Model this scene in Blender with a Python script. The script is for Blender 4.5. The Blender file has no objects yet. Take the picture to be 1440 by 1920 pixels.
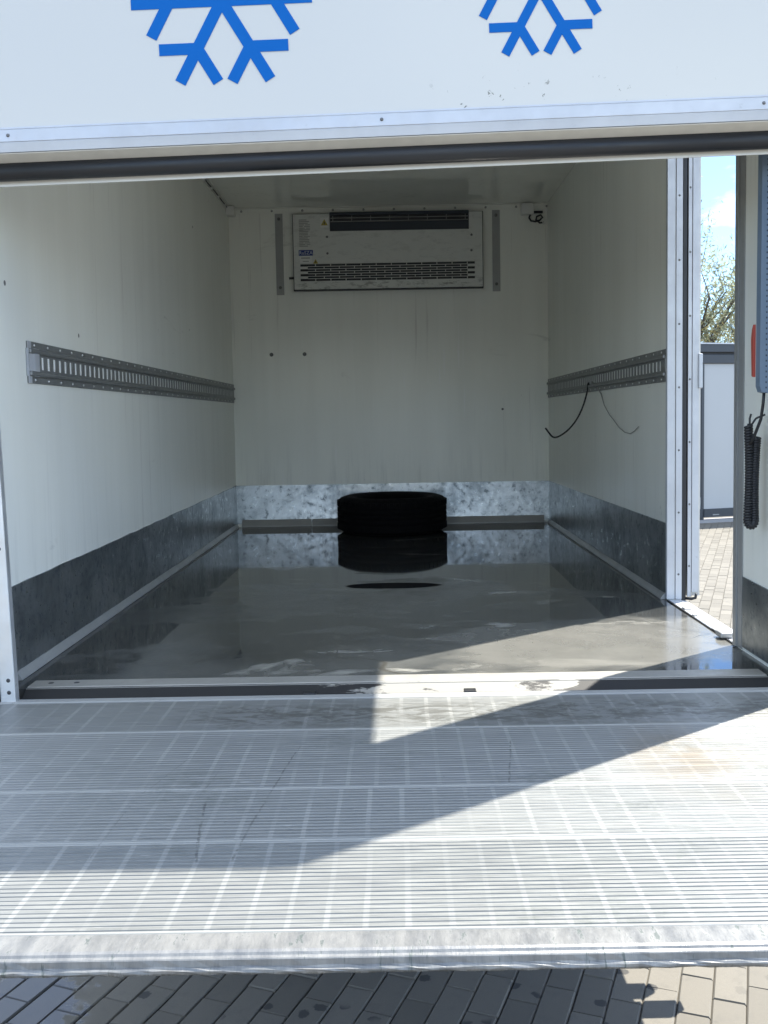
import bpy, bmesh, math, random
import numpy as np
from mathutils import Vector, Matrix

random.seed(7); rng = np.random.default_rng(7)
S = bpy.context.scene
COL = S.collection
R_ = math.radians

# ------------------------------------------------------------------ camera
F = 1.0                                   # height of the cargo floor above the pavement
CAM = Vector((0.0180, 0.0, F + 0.7058))
PITCH, ROLL, YAW = 0.0680, 0.0172, -0.0028
PX, PY = 736.0, 908.0                     # where the optical axis meets the photograph (it is slightly cropped)
cam_d = bpy.data.cameras.new('camera'); cam = bpy.data.objects.new('camera', cam_d); COL.objects.link(cam)
cam_d.sensor_fit = 'VERTICAL'; cam_d.sensor_height = 36.0; cam_d.lens = 36.0 * 1800 / 1920
cam_d.shift_x = (720 - PX) / 1920; cam_d.shift_y = (PY - 960) / 1920
cam_d.clip_start = 0.02; cam_d.clip_end = 3000
r0 = Vector((math.cos(YAW), -math.sin(YAW), 0)); f0 = Vector((math.sin(YAW), math.cos(YAW), 0)); u0 = Vector((0, 0, 1))
fw = math.cos(PITCH) * f0 - math.sin(PITCH) * u0
u1 = math.sin(PITCH) * f0 + math.cos(PITCH) * u0
rt = math.cos(ROLL) * r0 - math.sin(ROLL) * u1
up = math.sin(ROLL) * r0 + math.cos(ROLL) * u1
M = Matrix.Identity(4)
for i in range(3):
    M[i][0] = rt[i]; M[i][1] = up[i]; M[i][2] = -fw[i]; M[i][3] = CAM[i]
cam.matrix_world = M
S.camera = cam

# ------------------------------------------------------------------ sky and sun
SUN_DIR = Vector((0.798, 0.5945, 1.3965)).normalized()       # towards the sun
ELEV = math.asin(SUN_DIR.z)
w = bpy.data.worlds.new('World'); S.world = w; w.use_nodes = True
nt = w.node_tree; nt.nodes.clear()
def wn(t, **k):
    n = nt.nodes.new(t)
    for a, b in k.items(): setattr(n, a, b)
    return n
sky = wn('ShaderNodeTexSky', sky_type='NISHITA', sun_disc=False, sun_elevation=ELEV,
         sun_rotation=math.atan2(SUN_DIR.x, SUN_DIR.y), air_density=1.0, dust_density=0.3, ozone_density=2.0)
tc = wn('ShaderNodeTexCoord')
mp = wn('ShaderNodeMapping'); mp.inputs['Scale'].default_value = (1, 1, 2.6); mp.inputs['Location'].default_value = (0.37, 0.1, 0.22)
nz = wn('ShaderNodeTexNoise'); nz.inputs['Scale'].default_value = 2.3; nz.inputs['Detail'].default_value = 7; nz.inputs['Roughness'].default_value = 0.55
cr = wn('ShaderNodeValToRGB'); cr.color_ramp.elements[0].position = 0.47; cr.color_ramp.elements[1].position = 0.61
mx = wn('ShaderNodeMix', data_type='RGBA'); mx.inputs['B'].default_value = (7.6, 8.3, 8.5, 1)
bg = wn('ShaderNodeBackground'); bg.inputs['Strength'].default_value = 0.15
ow = wn('ShaderNodeOutputWorld')
L = nt.links.new
L(tc.outputs['Generated'], mp.inputs['Vector']); L(mp.outputs['Vector'], nz.inputs['Vector']); L(nz.outputs['Fac'], cr.inputs['Fac'])
L(cr.outputs['Color'], mx.inputs['Factor']); tn = wn('ShaderNodeMix', data_type='RGBA', blend_type='MULTIPLY'); tn.inputs['Factor'].default_value = 1.0; tn.inputs['B'].default_value = (0.52, 0.65, 0.84, 1)
L(sky.outputs['Color'], tn.inputs['A']); L(tn.outputs['Result'], mx.inputs['A']); L(mx.outputs['Result'], bg.inputs['Color']); L(bg.outputs['Background'], ow.inputs['Surface'])
sl = bpy.data.lights.new('sun', 'SUN'); sl.energy = 5.0; sl.angle = R_(0.53); sl.color = (1.0, 0.95, 0.85)
so = bpy.data.objects.new('sun', sl); COL.objects.link(so)
so.rotation_euler = (-SUN_DIR).to_track_quat('-Z', 'Y').to_euler(); so.location = (4, 6, 12)
S.view_settings.view_transform = 'Standard'; S.view_settings.look = 'None'; S.view_settings.gamma = 1.0
S.view_settings.exposure = 1.50; S.view_settings.use_curve_mapping = False
S.cycles.use_denoising = True
try: S.cycles.denoiser = 'OPENIMAGEDENOISE'
except Exception: pass
S.cycles.max_bounces = 14; S.cycles.diffuse_bounces = 8; S.cycles.glossy_bounces = 6

# ------------------------------------------------------------------ materials
class G:
    """small helper round a node tree"""
    def __init__(s, name):
        s.m = bpy.data.materials.new(name); s.m.use_nodes = True; s.t = s.m.node_tree
        s.b = s.t.nodes['Principled BSDF']; s.pos = s.n('ShaderNodeNewGeometry').outputs['Position']; s.k = 0
    def n(s, t, **k):
        n = s.t.nodes.new(t)
        for a, b in k.items(): setattr(n, a, b)
        return n
    def put(s, sock, v):
        if isinstance(v, bpy.types.NodeSocket): s.t.links.new(v, sock)
        elif v is not None: sock.default_value = v
    def vec(s, scale=(1, 1, 1), loc=(0, 0, 0), rot=(0, 0, 0), src=None):
        n = s.n('ShaderNodeMapping'); s.put(n.inputs['Vector'], src or s.pos)
        n.inputs['Scale'].default_value = scale; n.inputs['Location'].default_value = loc; n.inputs['Rotation'].default_value = rot
        return n.outputs['Vector']
    def noise(s, scale, detail=3, rough=0.5, v=None, dist=0.0):
        n = s.n('ShaderNodeTexNoise'); s.put(n.inputs['Vector'], v or s.pos)
        n.inputs['Scale'].default_value = scale; n.inputs['Detail'].default_value = detail
        n.inputs['Roughness'].default_value = rough; n.inputs['Distortion'].default_value = dist
        return n.outputs['Fac']
    def vor(s, scale, feature='F1', out='Distance', v=None, rand=1.0, dim='3D'):
        n = s.n('ShaderNodeTexVoronoi', feature=feature, voronoi_dimensions=dim); s.put(n.inputs['Vector'], v or s.pos)
        n.inputs['Scale'].default_value = scale; n.inputs['Randomness'].default_value = rand
        return n.outputs[out]
    def rng(s, v, a, b, lo=0.0, hi=1.0):
        n = s.n('ShaderNodeMapRange', interpolation_type='SMOOTHSTEP'); s.put(n.inputs['Value'], v)
        n.inputs['From Min'].default_value = a; n.inputs['From Max'].default_value = b
        n.inputs['To Min'].default_value = lo; n.inputs['To Max'].default_value = hi
        return n.outputs['Result']
    def op(s, o, a, b=None, clamp=False):
        n = s.n('ShaderNodeMath', operation=o, use_clamp=clamp); s.put(n.inputs[0], a)
        if b is not None: s.put(n.inputs[1], b)
        return n.outputs[0]
    def mix(s, f, a, b):
        n = s.n('ShaderNodeMix', data_type='RGBA'); s.put(n.inputs['Factor'], f)
        for q, v in (('A', a), ('B', b)):
            if isinstance(v, (int, float)): v = (v, v, v)
            if isinstance(v, tuple): v = (*v[:3], 1)
            s.put(n.inputs[q], v)
        return n.outputs['Result']
    def xyz(s, v=None):
        n = s.n('ShaderNodeSeparateXYZ'); s.put(n.inputs[0], v or s.pos); return n.outputs
    def bump(s, h, strength=0.3, dist=0.002):
        n = s.n('ShaderNodeBump'); n.inputs['Strength'].default_value = strength; n.inputs['Distance'].default_value = dist
        s.put(n.inputs['Height'], h); s.t.links.new(n.outputs['Normal'], s.b.inputs['Normal'])
    def set(s, col=None, rough=None, metal=None, spec=None, coat=None):
        if isinstance(col, tuple): col = (*col[:3], 1)
        s.put(s.b.inputs['Base Color'], col); s.put(s.b.inputs['Roughness'], rough); s.put(s.b.inputs['Metallic'], metal)
        s.put(s.b.inputs['Specular IOR Level'], spec)
        if coat: s.b.inputs['Coat Weight'].default_value = coat[0]; s.b.inputs['Coat Roughness'].default_value = coat[1]
        return s.m

def plain(name, col, rough=0.5, metal=0.0, var=0.12, scale=30, spec=None):
    g = G(name); n = g.noise(scale, 4, 0.6)
    a = tuple(c * (1 - var) for c in col); b = tuple(min(1, c * (1 + var)) for c in col)
    return g.set(g.mix(n, a, b), g.rng(n, 0.3, 0.7, max(0.02, rough - 0.07), rough + 0.07), metal, spec)

def mat_panel(name='cream_panel', r0_=0.30, r1_=0.42):
    g = G(name)
    st = g.noise(1.0, 5, 0.6, g.vec((7, 7, 0.45)))
    bl = g.noise(1.3, 4, 0.55)
    c = g.mix(g.rng(st, 0.35, 0.7), (0.87, 0.875, 0.81), (0.83, 0.835, 0.77))
    c = g.mix(g.rng(bl, 0.45, 0.75, 0, 0.6), c, (0.82, 0.82, 0.75))
    run = g.noise(1.0, 3, 0.7, g.vec((26, 26, 0.9), (3, 1, 0)))
    c = g.mix(g.op('MULTIPLY', g.rng(run, 0.58, 0.74), g.rng(g.noise(0.9, 2), 0.45, 0.62)), c, (0.70, 0.69, 0.64))
    run2 = g.noise(1.0, 2, 0.6, g.vec((40, 40, 1.6), (7, 2, 4)))
    c = g.mix(g.op('MULTIPLY', g.rng(run2, 0.62, 0.72, 0, 0.75), g.rng(g.noise(1.4, 2, 0.5, g.vec((1, 1, 1), (5, 5, 5))), 0.46, 0.6)), c, (0.88, 0.88, 0.85))
    sc = g.noise(5.0, 6, 0.75, g.vec((1.3, 1.3, 1.0), (1, 4, 2), (0.5, 0.2, 0.3)), 0.6)
    c = g.mix(g.rng(sc, 0.68, 0.76, 0, 0.7), c, (0.20, 0.20, 0.18))
    sc2 = g.noise(1.0, 6, 0.7, g.vec((2.2, 2.2, 9.0), (3, 7, 1)), 0.8)
    c = g.mix(g.op('MULTIPLY', g.rng(sc2, 0.62, 0.74, 0, 0.5), g.rng(g.noise(1.1, 2, 0.5, g.vec((1, 1, 1), (9, 2, 4))), 0.46, 0.6)), c, (0.40, 0.40, 0.36))
    z_ = g.xyz()[2]; low = g.rng(z_, F + 0.27, F + 0.62, 1, 0); drip = g.noise(1.0, 4, 0.7, g.vec((22, 22, 1.4), (1, 9, 3)))
    c = g.mix(g.op('MULTIPLY', low, g.rng(drip, 0.5, 0.72, 0, 0.2)), c, (0.36, 0.37, 0.35))
    dots = g.vor(3.4, v=g.vec((1, 1, 1), (0.3, 0.1, 0.7)))
    c = g.mix(g.op('MULTIPLY', g.rng(dots, 0.022, 0.03, 1, 0), g.rng(g.noise(2.1, 1), 0.5, 0.56)), c, (0.12, 0.12, 0.11))
    g.bump(g.noise(160, 2), 0.05, 0.001)
    return g.set(c, g.rng(bl, 0.3, 0.7, r0_, r1_), 0.0, 0.5)

def mat_galv(name='galvanised_sheet', k=1.0):
    g = G(name)
    a = g.noise(4.5, 6, 0.7, None, 0.5); b = g.noise(30, 5, 0.75)
    c = g.mix(g.rng(a, 0.38, 0.66), (0.56, 0.58, 0.59), (0.25, 0.27, 0.28))
    c = g.mix(g.rng(b, 0.54, 0.66, 0, 0.8), c, (0.16, 0.18, 0.19))
    st = g.noise(1.0, 4, 0.6, g.vec((16, 16, 1.2)))
    c = g.mix(g.rng(st, 0.52, 0.7, 0, 0.45), c, (0.60, 0.62, 0.62))
    blob = g.vor(2.2, v=g.vec((1, 1, 1.0), (0.15, 0.3, 0.6)))
    c = g.mix(g.op('MULTIPLY', g.rng(blob, 0.09, 0.14, 0.9, 0), g.rng(b, 0.3, 0.5)), c, (0.13, 0.15, 0.14))
    c = g.mix(1.0 - k, c, (0.12, 0.165, 0.21))  # lower k paints the dark floor's reflection into the sheet colour
    g.bump(a, 0.12, 0.004)
    return g.set(c, g.rng(b, 0.3, 0.7, 0.26, 0.46), 0.9)

def mat_floor():
    g = G('resin_floor')
    a = g.noise(1.7, 6, 0.6, g.vec((1, 1.6, 1)), 0.4); b = g.noise(9, 5, 0.65)
    c = g.mix(g.rng(a, 0.35, 0.68), (0.048, 0.051, 0.052), (0.100, 0.102, 0.098))
    c = g.mix(g.rng(b, 0.5, 0.75, 0, 0.4), c, (0.065, 0.066, 0.063))
    pale = g.noise(2.1, 5, 0.6, g.vec((1.2, 2.2, 1), (0.55, 0.2, 0)), 0.7)
    c = g.mix(g.rng(pale, 0.58, 0.68, 0, 0.75), c, (0.36, 0.355, 0.325))
    wv = g.vec((1, 1, 1)); n = g.n('ShaderNodeMix', data_type='VECTOR')
    nn = g.n('ShaderNodeTexNoise'); nn.inputs['Scale'].default_value = 2.5; g.put(nn.inputs['Vector'], g.pos)
    n.inputs['Factor'].default_value = 0.25; g.put(n.inputs['A'], wv); g.put(n.inputs['B'], nn.outputs['Color'])
    stk = g.noise(1.0, 6, 0.7, g.vec((3.2, 9.0, 1), (2, 5, 0), (0, 0, 0.35)), 1.0)
    c = g.mix(g.rng(stk, 0.60, 0.70, 0, 0.45), c, (0.24, 0.235, 0.215))
    stk2 = g.noise(1.0, 6, 0.75, g.vec((9.0, 2.6, 1), (6, 1, 0), (0, 0, -0.2)), 0.8)
    c = g.mix(g.rng(stk2, 0.62, 0.70, 0, 0.6), c, (0.03, 0.03, 0.03))
    cr_ = g.vor(1.1, 'DISTANCE_TO_EDGE', v=n.outputs['Result'])
    n3 = g.n('ShaderNodeVectorMath', operation='DISTANCE'); g.put(n3.inputs[0], g.vec((0.72, 1, 0))); n3.inputs[1].default_value = (0.48, 2.98, 0)
    sun_zone = g.rng(g.op('ADD', n3.outputs['Value'], g.op('MULTIPLY', g.op('SUBTRACT', a, 0.5), 0.9)), 0.30, 0.44, 1, 0)  # sunlight painted into the floor colour as a pale patch by the side door
    c = g.mix(g.op('MULTIPLY', sun_zone, 0.8), c, g.mix(b, (0.125, 0.123, 0.113), (0.20, 0.196, 0.18)))
    crack = g.op('MULTIPLY', g.rng(cr_, 0.0015, 0.004, 0.8, 0), g.rng(g.noise(1.2, 2), 0.5, 0.58))
    c = g.mix(crack, c, (0.05, 0.047, 0.04))
    x = g.xyz()
    wet = g.op('MULTIPLY', g.op('SUBTRACT', 1.0, sun_zone), 1.0)
    back = g.rng(x[1], 4.2, 5.3, 0, 0.22)
    wet = g.op('MULTIPLY', wet, g.rng(g.op('ADD', back, g.noise(1.25, 6, 0.62, g.vec((1, 1.5, 1), (0.1, 0.45, 0)), 0.3)), 0.46, 0.52))
    c = g.mix(g.op('MULTIPLY', wet, 0.7), c, (0.024, 0.026, 0.028))
    ro = g.mix(wet, g.rng(b, 0.3, 0.7, 0.13, 0.24), 0.035)
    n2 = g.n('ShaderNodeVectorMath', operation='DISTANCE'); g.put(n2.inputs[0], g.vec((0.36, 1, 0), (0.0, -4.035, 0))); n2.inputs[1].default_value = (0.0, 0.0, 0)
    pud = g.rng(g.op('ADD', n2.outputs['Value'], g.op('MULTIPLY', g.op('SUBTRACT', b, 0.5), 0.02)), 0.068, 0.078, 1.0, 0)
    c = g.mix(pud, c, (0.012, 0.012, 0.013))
    g.bump(g.noise(5, 2), 0.03, 0.002)
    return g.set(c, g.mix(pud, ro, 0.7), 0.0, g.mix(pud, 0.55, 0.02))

def mat_deck(name, groove):
    g = G(name); x = g.xyz()
    wob = g.op('MULTIPLY', g.op('SUBTRACT', g.noise(1.0, 2, 0.5, g.vec((0.6, 5, 1))), 0.5), 0.010)
    jog = g.op('ADD', g.op('MULTIPLY', g.op('GREATER_THAN', x[1], 1.600), 0.006), g.op('ADD', g.op('MULTIPLY', g.op('GREATER_THAN', x[1], 1.834), -0.011), g.op('MULTIPLY', g.op('GREATER_THAN', x[1], 2.188), 0.008)))
    wx = g.op('MULTIPLY', g.op('SUBTRACT', g.noise(1.0, 1, 0.5, g.vec((3.0, 0, 0), (0.4, 3, 1))), 0.5), 0.04)
    xx = g.op('ADD', g.op('ADD', x[0], g.op('MULTIPLY', wob, 0.5)), g.op('ADD', jog, wx))
    fr = g.op('FRACT', g.op('DIVIDE', g.op('ADD', xx, 10.012), 0.0582))
    d = g.op('ABSOLUTE', g.op('SUBTRACT', fr, 0.5))
    stripe = g.op('MULTIPLY', g.rng(d, 0.05, 0.10, 1, 0), g.rng(g.noise(3.0, 5, 0.65, g.vec((1.4, 1, 1), (8, 2, 0))), 0.40, 0.60, 0.25, 1))
    fine = g.noise(1.0, 4, 0.7, g.vec((9, 120, 1))); blo = g.noise(2.4, 5, 0.6)
    sp = g.noise(55, 4, 0.8)
    if groove:
        base = g.mix(fine, *(((0.15, 0.154, 0.154), (0.215, 0.217, 0.212)) if groove is True else ((0.215, 0.22, 0.22), (0.28, 0.283, 0.279))))
        c = g.mix(g.op('MULTIPLY', stripe, 0.8), base, (0.24, 0.242, 0.235))
    else:
        base = g.mix(g.rng(fine, 0.3, 0.7), (0.172, 0.178, 0.175), (0.226, 0.231, 0.222))
        base = g.mix(g.rng(blo, 0.45, 0.7, 0, 0.5), base, (0.215, 0.22, 0.22))
        c = g.mix(stripe, base, (0.276, 0.28, 0.27))
    sm = None
    for ys in (2.188, 1.834, 1.600, 1.3045):
        q_ = g.rng(g.op('ABSOLUTE', g.op('SUBTRACT', x[1], ys)), 0.0075, 0.0095, 1, 0); sm = q_ if sm is None else g.op('MAXIMUM', sm, q_)
    c = g.mix(sm, c, (0.29, 0.295, 0.285))
    dirt = g.op('MULTIPLY', g.rng(g.noise(3.2, 6, 0.7, g.vec((1, 1.6, 1), (4, 1, 0))), 0.50, 0.72), g.rng(g.noise(26, 4, 0.75), 0.4, 0.6))
    c = g.mix(g.op('MULTIPLY', dirt, 0.7), c, (0.12, 0.13, 0.12))
    # rough scuffing on the plank next to the sill
    band = g.op('MULTIPLY', g.rng(x[1], 2.17, 2.26), g.rng(x[1], 2.34, 2.42, 1, 0))
    band = g.op('MULTIPLY', band, g.rng(x[0], -0.62, -0.35))
    scf = g.noise(1.0, 6, 0.75, g.vec((11, 30, 1), (0, 0, 0), (0, 0, 0.3)), 1.2)
    c = g.mix(g.op('MULTIPLY', band, g.rng(scf, 0.44, 0.58, 0, 0.8)), c, (0.085, 0.085, 0.076))
    # brown stain
    n = g.n('ShaderNodeVectorMath', operation='DISTANCE'); g.put(n.inputs[0], g.vec((1, 0.62, 0), (0, 0, 0))); n.inputs[1].default_value = (0.62, 1.22, 0)
    c = g.mix(g.op('MULTIPLY', g.rng(n.outputs['Value'], 0.0, 0.20, 0.6, 0), g.rng(g.noise(9, 4, 0.7), 0.28, 0.6)), c, (0.155, 0.115, 0.07))
    # dark drag marks that cross the planks
    for (ax, ay), (bx_, by), wd, st in (((-0.2, 2.09), (-0.235, 1.80), 0.0010, 0.8), ((-0.235, 1.80), (-0.262, 1.52), 0.0012, 0.7), ((-0.352, 1.78), (-0.318, 1.51), 0.0014, 0.8), ((-0.35, 1.97), (-0.37, 1.80), 0.0008, 0.45),
                                        ((-0.42, 2.05), (-0.49, 1.80), 0.0008, 0.5), ((-0.49, 1.77), (-0.50, 1.52), 0.0008, 0.4), ((0.265, 2.10), (0.232, 1.84), 0.0011, 0.8), ((0.20, 1.45), (0.27, 1.36), 0.0008, 0.4)):
        k_ = (bx_ - ax) / (by - ay)
        ln = g.op('ABSOLUTE', g.op('SUBTRACT', g.op('ADD', x[0], g.op('ADD', g.op('MULTIPLY', wob, 1.6), g.op('MULTIPLY', g.op('SUBTRACT', sp, 0.5), 0.006))), g.op('ADD', ax, g.op('MULTIPLY', g.op('SUBTRACT', x[1], ay), k_))))
        mk = g.op('MULTIPLY', g.rng(ln, wd, wd * 2.4, st, 0), g.op('MULTIPLY', g.rng(x[1], by, by + 0.02), g.rng(x[1], ay - 0.02, ay, 1, 0)))
        c = g.mix(g.op('MULTIPLY', mk, g.rng(sp, 0.42, 0.58, 0, 0.8)), c, (0.055, 0.055, 0.055))
    c = g.mix(g.rng(sp, 0.68, 0.74, 0, 0.6), c, (0.09, 0.09, 0.085))
    scr = g.noise(1.0, 3, 0.8, g.vec((5, 34, 1), (0, 0, 0), (0, 0, 0.9)))
    c = g.mix(g.rng(scr, 0.68, 0.72, 0, 0.5), c, (0.42, 0.42, 0.41))
    return g.set(c, g.rng(fine, 0.3, 0.7, 0.40, 0.56), 0.0 if groove else 0.3, 0.5)

def mat_alu(name='brushed_aluminium', col=(0.74, 0.75, 0.76), metal=0.75, rough=0.38, dirt=0.5):
    g = G(name); f_ = g.noise(1.0, 4, 0.6, g.vec((7, 7, 7))); s_ = g.noise(24, 5, 0.75)
    c = g.mix(g.rng(f_, 0.3, 0.7, 0, 0.5), col, tuple(k * 0.78 for k in col))
    c = g.mix(g.rng(s_, 0.64, 0.74, 0, dirt), c, (0.14, 0.14, 0.13))
    return g.set(c, g.rng(s_, 0.3, 0.7, rough - 0.06, rough + 0.1), metal)

def mat_nose():
    g = G('scratched_aluminium')
    s1 = g.noise(1.0, 5, 0.8, g.vec((26, 8, 6), (0, 0, 0), (0, 0, 0.7))); s2 = g.noise(1.0, 4, 0.8, g.vec((60, 16, 9), (2, 1, 0), (0, 0, -0.5)))
    c = g.mix(g.rng(s1, 0.3, 0.7), (0.155, 0.16, 0.165), (0.25, 0.25, 0.245))
    c = g.mix(g.rng(s2, 0.60, 0.66, 0, 0.8), c, (0.08, 0.10, 0.095))
    z = g.xyz()[2]; e = g.noise(70, 4, 0.8)
    c = g.mix(g.op('MULTIPLY', g.rng(z, F - 0.040, F - 0.030, 1, 0), g.rng(e, 0.42, 0.55)), c, (0.06, 0.055, 0.04))
    g.bump(s1, 0.25, 0.003)
    return g.set(c, g.rng(s2, 0.3, 0.7, 0.3, 0.5), 0.35)

def mat_flap():
    g = G('white_panel_skin'); x = g.xyz()
    n = g.noise(1.1, 3); c = g.mix(n, (0.61, 0.605, 0.575), (0.575, 0.57, 0.54))
    chip = g.noise(34, 4, 0.7, g.vec((1, 1, 0.75)), 0.4)
    zone = g.op('MULTIPLY', g.op('MULTIPLY', g.rng(x[0], 0.08, 0.2), g.rng(x[0], 0.72, 0.85, 1, 0)), g.rng(x[2], F + 1.47, F + 1.56, 1, 0))
    c = g.mix(g.op('MULTIPLY', zone, g.rng(chip, 0.66, 0.69)), c, (0.20, 0.20, 0.17))
    spk = g.noise(60, 2, 0.5, g.vec((1, 1, 1), (2, 0, 5)))
    c = g.mix(g.rng(spk, 0.80, 0.83, 0, 0.7), c, (0.22, 0.22, 0.2))
    g.bump(g.noise(1.5, 1), 0.1, 0.01)
    return g.set(c, 0.22, 0.0, 0.5)

def mat_paver():
    g = G('concrete_paver')
    oi = g.n('ShaderNodeObjectInfo').outputs['Random']; ri = [n for n in g.t.nodes if n.bl_idname == 'ShaderNodeNewGeometry'][0].outputs['Random Per Island']
    r = g.op('FRACT', g.op('ADD', oi, ri))
    c = g.mix(r, (0.138, 0.127, 0.107), (0.188, 0.174, 0.148))
    gr = g.noise(420, 3, 0.8); md = g.noise(14, 5, 0.65)
    c = g.mix(g.rng(gr, 0.35, 0.65, 0, 0.45), c, (0.11, 0.105, 0.093))
    c = g.mix(g.rng(md, 0.5, 0.75, 0, 0.5), c, (0.115, 0.11, 0.098))
    sp = g.vor(6.5, v=g.vec((1, 1, 0), (0.21, 0.4, 0)), dim='2D')
    wob = g.op('ADD', sp, g.op('MULTIPLY', g.op('SUBTRACT', g.noise(30, 4, 0.65), 0.5), 0.24))
    x = g.xyz()
    oil = g.op('MULTIPLY', g.rng(wob, 0.095, 0.13, 0.85, 0), g.op('MULTIPLY', g.rng(g.noise(4.6, 1), 0.46, 0.52), g.rng(x[0], 0.75, 0.95, 1, 0.25)))
    c = g.mix(oil, c, (0.035, 0.035, 0.035))
    # damp stretch at the left
    n = g.n('ShaderNodeVectorMath', operation='DISTANCE'); g.put(n.inputs[0], g.vec((1, 1, 0))); n.inputs[1].default_value = (-1.12, 2.70, 0)
    wet = g.rng(g.op('ADD', n.outputs['Value'], g.op('MULTIPLY', g.op('SUBTRACT', md, 0.5), 0.35)), 0.17, 0.21, 1, 0)
    c = g.mix(g.op('MULTIPLY', wet, 0.75), c, (0.07, 0.07, 0.075))
    g.bump(gr, 0.25, 0.0015)
    return g.set(c, g.mix(wet, 0.85, 0.12), 0.0, g.mix(oil, 0.35, 0.55))

def mat_leaf(name, ca, cb):
    g = G(name); r = [n for n in g.t.nodes if n.bl_idname == 'ShaderNodeNewGeometry'][0].outputs['Random Per Island']
    g.set(g.mix(r, ca, cb), 0.5)
    tr = g.n('ShaderNodeBsdfTranslucent'); g.put(tr.inputs['Color'], g.mix(r, tuple(k * 1.2 for k in ca) , tuple(k * 1.2 for k in cb)))
    ms = g.n('ShaderNodeMixShader'); ms.inputs[0].default_value = 0.5
    o = [n for n in g.t.nodes if n.bl_idname == 'ShaderNodeOutputMaterial'][0]
    g.t.links.new(g.b.outputs[0], ms.inputs[1]); g.t.links.new(tr.outputs[0], ms.inputs[2]); g.t.links.new(ms.outputs[0], o.inputs['Surface'])
    return g.m

def mat_case():
    g = G('blue_grey_plastic'); x = g.xyz()
    fr = lambda v, p: g.op('ABSOLUTE', g.op('SUBTRACT', g.op('FRACT', g.op('DIVIDE', v, p)), 0.5))
    dz = fr(x[2], 0.014); col = g.op('ABSOLUTE', g.op('SUBTRACT', x[0], 0.9955))
    dot = g.op('MULTIPLY', g.rng(dz, 0.12, 0.2, 1, 0), g.rng(col, 0.0012, 0.0026, 1, 0))
    n = g.noise(20, 4, 0.7)
    c = g.mix(n, (0.10, 0.15, 0.21), (0.17, 0.22, 0.28))
    c = g.mix(dot, c, (0.02, 0.03, 0.05))
    return g.set(c, 0.55)

PANEL = mat_panel(); CEIL = mat_panel('glossy_ceiling_panel', 0.04, 0.08); GALV = mat_galv(); GALV_S = mat_galv('dark_reflection_galvanised_sheet', 0.65); FLOOR = mat_floor(); DECK = mat_deck('ribbed_aluminium', False); GROOVE = mat_deck('grimy_groove', True); HALF = mat_deck('half_worn_groove', 2)
ALU = mat_alu(); ALU_W = mat_alu('pale_anodised_profile', (0.55, 0.57, 0.605), 0.3, 0.4, 0.25); ALU_D = mat_alu('dull_aluminium', (0.36, 0.365, 0.36), 0.3, 0.42, 0.5)
SILL = mat_alu('worn_sill_aluminium', (0.33, 0.32, 0.295), 0.2, 0.45, 0.7)

def mat_sun_sill():
    g = G('sun_painted_black_coating'); x = g.xyz()
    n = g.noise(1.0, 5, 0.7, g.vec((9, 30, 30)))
    sun_stretch = g.rng(g.op('ADD', g.op('ABSOLUTE', g.op('SUBTRACT', x[0], 0.2)), g.op('MULTIPLY', g.op('SUBTRACT', n, 0.5), 1.1)), 0.22, 0.30, 1, 0)  # paints the sunlit stretch pale and the shade black; noise breaks the edge
    c = g.mix(sun_stretch, (0.012, 0.012, 0.013), (0.26, 0.25, 0.225))
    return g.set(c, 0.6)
SUN_SILL = mat_sun_sill()
HINGE = mat_alu('hinge_aluminium', (0.36, 0.365, 0.36), 0.2, 0.5, 0.6)
NOSE = mat_nose(); FLAP = mat_flap(); PAVER = mat_paver()
RUB = plain('black_rubber', (0.016, 0.017, 0.02), 0.42, scale=18, var=0.3)
RAILM = mat_alu('galvanised_rail', (0.27, 0.28, 0.28), 0.6, 0.45, 0.5)
BLUE = plain('blue_vinyl', (0.0, 0.115, 0.43), 0.5, var=0.05, scale=6, spec=0.15)
CREAM = plain('cream_edge_profile', (0.62, 0.60, 0.55), 0.45)
WHITE = plain('white_plastic', (0.74, 0.74, 0.71), 0.4, var=0.04)
BACK = plain('white_backing', (0.88, 0.89, 0.87), 0.5, var=0.03)
DARK = plain('dark_metal', (0.03, 0.032, 0.036), 0.5)
NAVY = plain('navy_plastic', (0.022, 0.03, 0.045), 0.45)
def mat_unit():
    g = G('grey_white_casing'); n = g.noise(9, 4, 0.6)
    c = g.mix(n, (0.62, 0.625, 0.59), (0.70, 0.705, 0.67)); z = g.xyz()[2]
    sm = g.noise(14, 6, 0.75, g.vec((0.8, 1, 2.2)))
    c = g.mix(g.op('MULTIPLY', g.rng(sm, 0.50, 0.64, 0, 0.8), g.rng(z, F + 1.58, F + 1.66, 1, 0.25)), c, (0.22, 0.22, 0.20))
    sc = g.noise(1.0, 4, 0.8, g.vec((7, 1, 60), (2, 0, 1)))
    c = g.mix(g.op('MULTIPLY', g.rng(sc, 0.62, 0.70, 0, 0.7), g.rng(g.noise(4, 2), 0.45, 0.6)), c, (0.25, 0.25, 0.23))
    return g.set(c, 0.35)
UNIT = mat_unit()
TYRE = plain('tyre_rubber', (0.003, 0.003, 0.0035), 0.85, var=0.2, spec=0.15)
SCREW = plain('steel_screw', (0.16, 0.16, 0.16), 0.4, 0.6)
STEEL = plain('chassis_steel', (0.035, 0.035, 0.037), 0.6)
RED = plain('red_plastic', (0.36, 0.055, 0.035), 0.4, var=0.06)
CASE = mat_case()
BADGE = plain('navy_badge', (0.02, 0.045, 0.22), 0.35, var=0.05)
PALE = plain('pale_print', (0.62, 0.66, 0.74), 0.4, var=0.03)
YEL = plain('yellow_print', (0.42, 0.33, 0.06), 0.4, var=0.05)
INK = plain('grey_print', (0.33, 0.33, 0.31), 0.5, var=0.1)
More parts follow.
